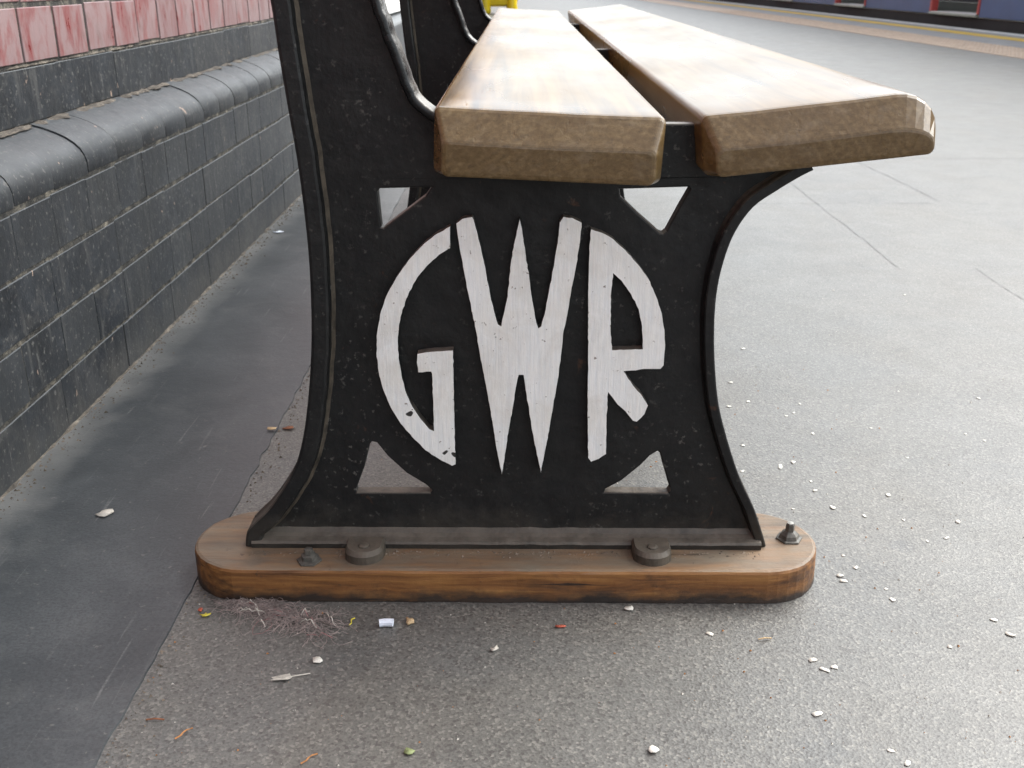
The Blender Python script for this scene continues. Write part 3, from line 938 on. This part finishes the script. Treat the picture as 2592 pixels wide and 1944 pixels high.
def slat(name, x0, z0, x1, z1, th, y0, y1, rtop_l, rtop_r, zb0=None):
    """plank whose top runs from (x0,z0) to (x1,z1); rounded cross-section, rounded ends"""
    ax = Vector((x1 - x0, z1 - z0)); wd = ax.length; ax.normalize(); up = Vector((-ax.y, ax.x))
    def section(it, isd, ib):
        L, Rr, T, B = isd, wd - isd, -it, -(th - ib)
        rl, rr, rbm = max(rtop_l, 0.002), max(rtop_r, 0.002), 0.006
        pts = []
        def arc(cx, cz, rx, rz, a0, a1, n=6):
            for k in range(n + 1):
                t = math.radians(a0 + (a1 - a0) * k / n)
                pts.append((cx + rx * math.cos(t), cz + rz * math.sin(t)))
        arc(L + rbm, B + rbm, rbm, rbm, 270, 180)
        hl = min(rl, (T - B) * 0.6); hr = min(rr, (T - B) * 0.6)
        arc(L + rl, T - hl, rl, hl, 180, 90)
        # a few points across the top so that it can be gently hollowed by wear
        for k in range(1, 8):
            t = k / 8
            pts.append((L + rl + (Rr - rr - L - rl) * t, T - 0.0008 * math.sin(math.pi * t)))
        arc(Rr - rr, T - hr, rr, hr, 90, 0)
        arc(Rr - rbm, B + rbm, rbm, rbm, 0, -90)
        return pts
    bm = bmesh.new()
    rings = []
    D = 0.0240
    st = [(0.0, 0.0275, 0.0115, 0.0055), (0.0005, 0.0258, 0.0092, 0.0028), (0.0014, 0.0242, 0.0078, 0.0014), (0.0180, 0.0026, 0.0013, 0.0001), (0.0203, 0.0007, 0.0004, 0), (0.0240, 0, 0, 0)]
    nmid = 40
    mids = [(y0 + D + (y1 - y0 - 2 * D) * k / nmid, (0, 0, 0)) for k in range(1, nmid)]
    en = [(y1 - e[0], e[1:]) for e in reversed(st)]
    st = [(y0 + e[0], e[1:]) for e in st]
    for yy, f in st + mids + en:
        row = []
        for (u, v) in section(*f):
            j = 0.0005 * mnoise.noise((u * 40, yy * 12, v * 40))
            P = Vector((x0, z0)) + ax * u + up * (v + j)
            row.append(bm.verts.new((P.x, yy, P.y)))
        rings.append(row)
    n = len(rings[0])
    for q, (A, B) in enumerate(zip(rings, rings[1:])):
        for k in range(n):
            f = bm.faces.new((A[k], A[(k + 1) % n], B[(k + 1) % n], B[k])); f.smooth = 5 <= q < len(rings) - 6
    bm.faces.new(rings[0]); bm.faces.new(rings[-1])
    return link(name, from_bm(bm, name), M['slat'], bench)
SY0, SY1 = 0.845 - 0.905, 3.46 - 0.905
slat('seat_slat', -0.0705, 0.4660, 0.1205, 0.4575, 0.055, SY0, SY1, 0.004, 0.006)
slat('seat_slat', 0.1480, 0.4585, 0.3385, 0.4800, 0.050, SY0, SY1, 0.006, 0.032)
# back-rest slats, above the picture
def back_slat(zc):
    # front edge of the post at this height
    xf = None
    for (xa, za), (xb, zb) in zip(FEs, FEs[1:]):
        if za <= zc <= zb: xf = xa + (xb - xa) * (zc - za) / (zb - za)
    me_ = box_mesh('back_slat', -0.002, 0.030, SY0, SY1, -0.055, 0.055, 0.008, 3)
    o = link('back_slat', me_, M['slat'], bench)
    o.location = (xf + 0.008, 0, zc)
    o.rotation_euler = (0, -0.32, 0)
back_slat(0.680)
back_slat(0.810)

for ch in bench.children:
    pass   # children are built about the frame plane; the bench empty stands at y = 0.905

# ------------------------------------------------------------------ yellow grit bin far down the platform
gb = empty('grit_bin', (-0.33, 16.6, 0))
tag(gb, 'bright yellow plastic grit bin far down the platform beyond the bench', 'bin')
bm = bmesh.new()
A = [bm.verts.new((x, y, 0.10)) for x, y in ((-0.27, -0.2), (0.27, -0.2), (0.27, 0.2), (-0.27, 0.2))]
B = [bm.verts.new((x, y, 0.62)) for x, y in ((-0.34, -0.27), (0.34, -0.27), (0.34, 0.27), (-0.34, 0.27))]
bm.faces.new(A); bm.faces.new(B)
for k in range(4): bm.faces.new((A[k], A[(k + 1) % 4], B[(k + 1) % 4], B[k]))
bmesh.ops.bevel(bm, geom=bm.edges[:], offset=0.03, segments=3, affect='EDGES')
link('body', from_bm(bm, 'body'), M['bin_yellow'], gb)
bm = bmesh.new()
bm_box(bm, -0.38, 0.38, -0.31, 0.31, 0.615, 0.78)
for v in bm.verts:
    if v.co.z > 0.7: v.co.x *= 0.8; v.co.y *= 0.7
bmesh.ops.bevel(bm, geom=bm.edges[:], offset=0.025, segments=3, affect='EDGES')
link('lid', from_bm(bm, 'lid'), M['bin_yellow'], gb)
for fx in (-0.2, 0.2):
    bm = bmesh.new()
    lathe(bm, [(0.075, 0.002), (0.085, 0.012), (0.088, 0.05), (0.075, 0.14), (0.06, 0.45), (0.055, 0.60)], fx, -0.19, 16)
    link('foot', from_bm(bm, 'foot'), M['bin_yellow'], gb, smooth=True)

# ------------------------------------------------------------------ underground train at the platform
tr = empty('underground_train', (EX, 0, 0), EA)
tag(tr, 'blue and white train with red door edges standing at the platform edge', 'train')
TX = 0.12
def tp(name, x0, x1, y0, y1, z0, z1, mat, parent=None, bev=0.0):
    return link(name, box_mesh(name, x0, x1, y0, y1, z0, z1, bev, 2), mat, parent or tr)
TY0, TY1 = 2.0, 46.0
tp('underframe', TX + 0.02, 2.55, TY0, TY1, -0.55, 0.10, M['train_dark'])
tp('interior_floor', TX + 0.03, 2.5, TY0, TY1, 0.105, 0.135, M['train_floor'])
tp('interior_wall', 2.45, 2.58, TY0, TY1, 0.14, 2.6, M['train_in'])
rf = tp('roof', TX - 0.01, 2.60, TY0, TY1, 2.62, 2.86, M['train_white'], None, 0.08)
# door openings along the car side
doors = [(5.0, 6.3), (8.4, 9.7), (11.95, 13.22), (15.35, 16.62), (18.75, 20.0), (22.1, 23.4), (25.5, 26.8), (28.9, 30.2), (32.3, 33.6), (35.7, 37.0), (39.1, 40.4)]
edges_ = [TY0] + [v for d_ in doors for v in d_] + [TY1]
for i in range(0, len(edges_), 2):
    a, b = edges_[i], edges_[i + 1]
    lp = tp('lower_panel', TX, TX + 0.05, a, b, 0.118, 1.02, M['train_blue'], None, 0.006)
    tp('upper_panel', TX + 0.001, TX + 0.05, a, b, 1.96, 2.62, M['train_white'])
    n = max(1, int((b - a) / 1.1))
    ww = (b - a) / n
    for k in range(n):
        wa = a + k * ww
        f = tp('window', TX + 0.002, TX + 0.046, wa, wa + ww - 0.002, 1.022, 1.958, M['train_white'])
        tp('pane', TX - 0.004, TX + 0.0015, wa + 0.1, wa + ww - 0.1, 1.12, 1.86, M['glass'], f)
for a, b in doors:
    s = tp('door_step', TX - 0.03, TX + 0.25, a + 0.03, b - 0.03, 0.119, 0.142, M['train_floor'], None, 0.003)
    for k in range(7):
        tp('tread', TX - 0.01 + k * 0.035, TX + 0.005 + k * 0.035, a + 0.05, b - 0.05, 0.1421, 0.147, M['train_white'], s)
    tp('door_edge', TX - 0.012, TX + 0.07, b - 0.065, b - 0.002, 0.143, 2.0, M['train_red'], None, 0.008)
    tp('door_edge', TX - 0.012, TX + 0.07, a + 0.002, a + 0.045, 0.143, 2.0, M['train_red'], None, 0.008)

# ------------------------------------------------------------------ litter
def chip_mesh(name, rx, ry, curl, seed, th=0.0006):
    rs = random.Random(seed)
    bm = bmesh.new()
    n = 9
    rad = [rs.uniform(0.5, 1.15) for _ in range(n)]
    def P(r, k, dz):
        t = 2 * math.pi * k / n
        x, y = rx * r * math.cos(t), ry * r * math.sin(t)
        return (x, y, 0.0006 + dz + curl * (x / rx) ** 2 * 0.6 + curl * 0.4 * (y / ry) ** 2)
    for dz, flip in ((0, True), (th, False)):
        c = bm.verts.new(P(0, 0, dz))
        ring = [bm.verts.new(P(rad[k], k, dz)) for k in range(n)]
        for k in range(n):
            bm.faces.new((c, ring[k], ring[(k + 1) % n]))
        if dz: 
            for k in range(n): bm.faces.new((prev[k], prev[(k + 1) % n], ring[(k + 1) % n], ring[k]))
        prev = ring
    me_ = from_bm(bm, name)
    for f in me_.polygons: f.use_smooth = True
    return me_
PET = [(0.6044,1.9083),(0.7302,1.8778),(0.3633,1.5739),(0.3151,1.4256),(0.5532,1.3929),(0.6589,1.3670),(0.3255,1.3516),(0.2946,1.3341),(0.3974,1.3438),(0.3806,1.3118),(0.3675,1.3012),(0.4714,1.2611),(0.3888,1.2427),(0.5910,1.2437),(0.6075,1.2223),(0.2886,1.2053),(0.3416,1.1562),(0.3221,1.1427),(0.4889,1.1709),(0.2728,1.1314),(0.3501,1.1046),(0.3489,1.0811),(0.4312,1.0703),(0.3580,1.0393),(0.3116,1.0358),(0.3881,1.0206),(0.4294,1.0117),(0.4883,1.0078),(0.4385,0.9656),(0.4616,0.9724),(0.3393,0.9358),(0.3455,0.9117),(0.3248,0.8972),(0.3258,0.8864),(0.3639,0.8727),(0.3636,0.8535),(0.4482,0.8208),(0.4534,0.7979),(0.3909,0.7784),(0.2613,0.7580),(0.2682,0.7443),(0.2775,0.7481),(0.2456,0.6865),(0.2920,0.6441),(0.3007,0.6303),(0.1763,0.7963)]
pm = [chip_mesh('petal', 0.0046, 0.0032, 0.0005, s, 0.0002) for s in range(6)]
for m_ in pm[:4]: m_.materials.append(M['petal'])
for m_ in pm[4:]: m_.materials.append(M['petal_dull'])
rp = random.Random(11)
dull = {0, 21, 24, 27, 30, 32, 33, 37, 38, 39, 45}
for i, (x, y) in enumerate(PET):
    me_ = pm[4 + i % 2] if i in dull else pm[rp.randrange(4)]
    o = link('petal', me_)
    o.location = (x, y, -0.0001)
    o.rotation_euler = (rp.uniform(-0.06, 0.06), rp.uniform(-0.06, 0.06), rp.uniform(0, 6.28))
    s = rp.uniform(0.55, 1.1) * (1.05 if y < 1.25 else 0.95)
    o.scale = (s, s, s)
    tag(o, 'small pale petal lying on the grey platform right of the bench', 'petal', 'pale petals scattered right of the bench')

def bit(name, x, y, rx, ry, curl, mat, label, cat, rz=0.0, z=0.0002, seed=1, th=0.0007):
    o = link(name, chip_mesh(name, rx, ry, curl, seed, th), mat)
    o.location = (x, y, z)
    o.rotation_euler = (0, 0, rz)
    return tag(o, label, cat)
bit('petal', 0.1060, 0.8349, 0.0062, 0.0042, 0.003, M['petal'], 'cream petal just in front of the base board, near its right end', 'petal', 0.4, seed=3)
bit('petal', 0.1055, 0.6434, 0.0058, 0.0050, 0.0025, M['petal'], 'round white petal nearest the camera, at bottom of the picture', 'petal', 0.2, seed=4)
bit('petal', -0.1782, 0.7524, 0.0042, 0.0052, 0.0022, M['petal'], 'white petal in front of the left half of the base board', 'petal', 0.5, seed=5)
bit('pebble', -0.4659, 1.0133, 0.0105, 0.0095, 0.002, M['petal_dull'], 'pinkish white flat pebble on the dark painted strip', 'pebble', 0.2, 0.0026, 6, 0.0012)
bit('paper_scrap', -0.565, 2.36, 0.017, 0.011, 0.004, M['paper'], 'white paper scrap by the foot of the brick wall', 'paper', 0.2, 0.0031, 7)
bit('plastic_film', -0.0221, 0.7702, 0.0055, 0.0030, 0.003, M['petal_dull'], 'small translucent flake in front of the middle of the base board', 'flake', 0.6, seed=8)
bit('tan_fragment', -0.1022, 0.8120, 0.0050, 0.0060, 0.002, M['tan'], 'tan crumb beside the white paper tube in front of the base board', 'crumb', 0.3, seed=9, th=0.002)
bit('red_chip', 0.0394, 0.8062, 0.0055, 0.0024, 0.001, M['red_bit'], 'tiny red chip in front of the base board', 'chip', 0.0, seed=10)
bit('brown_leaf', -0.3104, 1.2527, 0.010, 0.0055, 0.003, M['brown_leaf'], 'small reddish brown leaf on the tarmac behind the frame, by the painted strip', 'leaf', 0.1, seed=12)
bit('yellow_leaf', -0.3300, 1.2436, 0.009, 0.0045, 0.002, M['tan'], 'small yellowish leaf at the edge of the painted strip', 'leaf', 0.1, 0.0031, 13)
bit('green_leaf', -0.0857, 0.6384, 0.0062, 0.0034, 0.002, M['green_leaf'], 'small green leaf at the bottom edge of the picture', 'leaf', -0.3, seed=14)
bit('yellow_crumb', -0.2975, 0.8213, 0.0050, 0.0028, 0.002, M['yellow_bit'], 'bright yellow crumb in front of the left end of the base board', 'crumb', 0.3, seed=15)
bit('red_crumb', -0.3045, 0.8300, 0.0028, 0.0040, 0.002, M['red_bit'], 'red crumb beside the yellow one, left end of the base board', 'crumb', 0.3, seed=16)
for (x, y, L, rz, mt, lb) in ((-0.2684, 0.6581, 0.016, 0.9, 'orange', 'orange twig on the tarmac nearest the bottom left corner'),
                              (-0.2966, 0.6743, 0.014, 0.0, 'brown_leaf', 'reddish twig on the tarmac close to the painted strip edge'),
                              (-0.1625, 0.6304, 0.015, 0.8, 'orange', 'orange twig at the bottom edge of the picture, in front of bench'),
                              (-0.1571, 0.8115, 0.012, 1.3, 'yellow_bit', 'yellow curl beside the grey fluff in front of the base board'),
                              (0.2250, 0.7880, 0.012, 0.1, 'tan', 'straw coloured splinter right of the base board front')):
    bm = bmesh.new()
    pts = [(L * (t - 0.5) * math.cos(rz), L * (t - 0.5) * math.sin(rz), 0.0014 + 0.001 * math.sin(3 * t)) for t in (0, .25, .5, .75, 1)]
    pts = [(p[0] + 0.0012 * math.sin(i * 1.7), p[1], p[2]) for i, p in enumerate(pts)]
    tube(bm, pts, 0.00065, 6)
    o = link('twig', from_bm(bm, 'twig'), M[mt]); o.location = (x, y, 0)
    tag(o, lb, 'twig')
# rolled paper tube
bm = bmesh.new()
tube(bm, [(-0.0065, 0, 0.004), (-0.002, 0.0006, 0.0042), (0.003, 0.0005, 0.0042), (0.0065, 0, 0.004)], 0.0037, 10)
bmesh.ops.holes_fill(bm, edges=bm.edges[:], sides=0)
o = link('paper_tube', from_bm(bm, 'paper_tube'), M['paper']); o.location = (-0.1237, 0.8062, 0); o.rotation_euler = (0, 0, 0.05)
tag(o, 'short white rolled paper tube in front of the base board', 'paper')
# feather
bm = bmesh.new()
tube(bm, [(-0.014, -0.002, 0.001), (-0.004, 0.0, 0.002), (0.006, 0.003, 0.0022), (0.016, 0.007, 0.0012)], 0.0005, 5)
for k in range(16):
    t = k / 15
    b0 = Vector((-0.013 + 0.014 * t, -0.002 + 0.003 * t, 0.0014))
    for sgn in (-1, 1):
        tube(bm, [b0, b0 + Vector((-0.003, sgn * 0.004 * (0.5 + t * 0.5), 0.001))], 0.00035, 4)
o = link('feather', from_bm(bm, 'feather'), M['petal_dull']); o.location = (-0.1973, 0.7281, 0)
tag(o, 'small greyish white feather on the tarmac left of centre', 'feather')

# clump of fluff and hairs at the left end of the base board
fl = empty('fluff_clump', (-0.235, 0.838, 0))
tag(fl, 'tangle of brownish grey hair and fluff against the left end of base board', 'fluff')
rf_ = random.Random(5)
for nm, cnt, mt in (('hairs', 300, 'hair'), ('pink_thread', 6, 'pink_hair'), ('pale_straw', 10, 'petal_dull')):
    bm = bmesh.new()
    for k in range(cnt):
        t = rf_.random()
        cx = -0.045 + 0.105 * t + rf_.gauss(0, 0.010)
        cy = 0.010 - 0.052 * t + rf_.gauss(0, 0.010)
        if cy > 0.004: cy = 0.004 - rf_.random() * 0.01
        L = rf_.uniform(0.012, 0.045) * (0.6 if nm == 'pale_straw' else 1)
        a = rf_.gauss(-0.35, 0.5)
        cv = rf_.uniform(-90, 90) if nm != 'pale_straw' else rf_.uniform(-8, 8)
        pts = []
        for q in range(9):
            s = (q / 8 - 0.5) * L
            aa = a + cv * s
            pts.append((cx + s * math.cos(aa), min(0.007, cy + s * math.sin(aa)), max(0.0006, 0.002 + 0.010 * rf_.random() * (1 - (2 * q / 8 - 1) ** 2) * 0.6)))
        tube(bm, pts, rf_.uniform(0.00010, 0.00021) if nm != 'pale_straw' else 0.0006, 4)
    o = link(nm, from_bm(bm, nm), M[mt], fl)
    if nm == 'hairs': o['kind'] = 'stuff'

# crumbs of dirt along the wall foot, on the board and over the tarmac: uncountable
def grit(name, spots, mat, seed, smin, smax, label):
    rs = random.Random(seed)
    bm = bmesh.new()
    for x, y, z in spots:
        s = smin + (smax - smin) * rs.random() ** 3
        vs_ = [bm.verts.new((x + s * dx * rs.uniform(.5, 1.2), y + s * dy * rs.uniform(.5, 1.2), max(z, z + s * dz * rs.uniform(.4, 1.0)))) for dx, dy, dz in ((1, 0, 0), (-.5, .8, 0), (-.5, -.8, 0), (0, 0, 1))]
        for f in ((0, 1, 3), (1, 2, 3), (2, 0, 3)):
            bm.faces.new([vs_[i] for i in f])
    o = link(name, from_bm(bm, name), mat)
    return tag(o, label, 'grit', kind='stuff')
rg = random.Random(21)
grit('wall_grit', [(FX + abs(rg.gauss(0, 0.014)) + 0.004, rg.uniform(0.7, 3.6), 0.0031) for _ in range(1500)], M['grit'], 1, 0.0007, 0.0034, 'brown crumbs of dirt along the foot of the brick wall')
grit('pale_grit', [(rg.uniform(-0.32, 0.9), rg.uniform(0.5, 2.0), 0.0003) for _ in range(1400)], M['petal_dull'], 2, 0.0005, 0.0017, 'pale specks of grit scattered over the tarmac')
grit('brown_grit', [(rg.uniform(-0.45, 0.5), rg.uniform(0.5, 1.5), 0.0003) for _ in range(500)] , M['orange'], 3, 0.0005, 0.0020, 'orange brown specks scattered over the tarmac')
grit('board_grit', [(rg.uniform(-0.27, 0.24), 0.905 - 0.0225 - abs(rg.gauss(0, 0.006)), 0.0358) for _ in range(320)], M['grit'], 4, 0.0006, 0.0022, 'brown crumbs lying on the base board along the iron foot')
grit('strip_edge_grit', [(-0.322 + abs(rg.gauss(0, 0.010)), rg.uniform(0.5, 1.8), 0.0003) for _ in range(600)], M['grit'], 5, 0.0006, 0.0028, 'dirt crumbs along the edge of the dark painted strip')
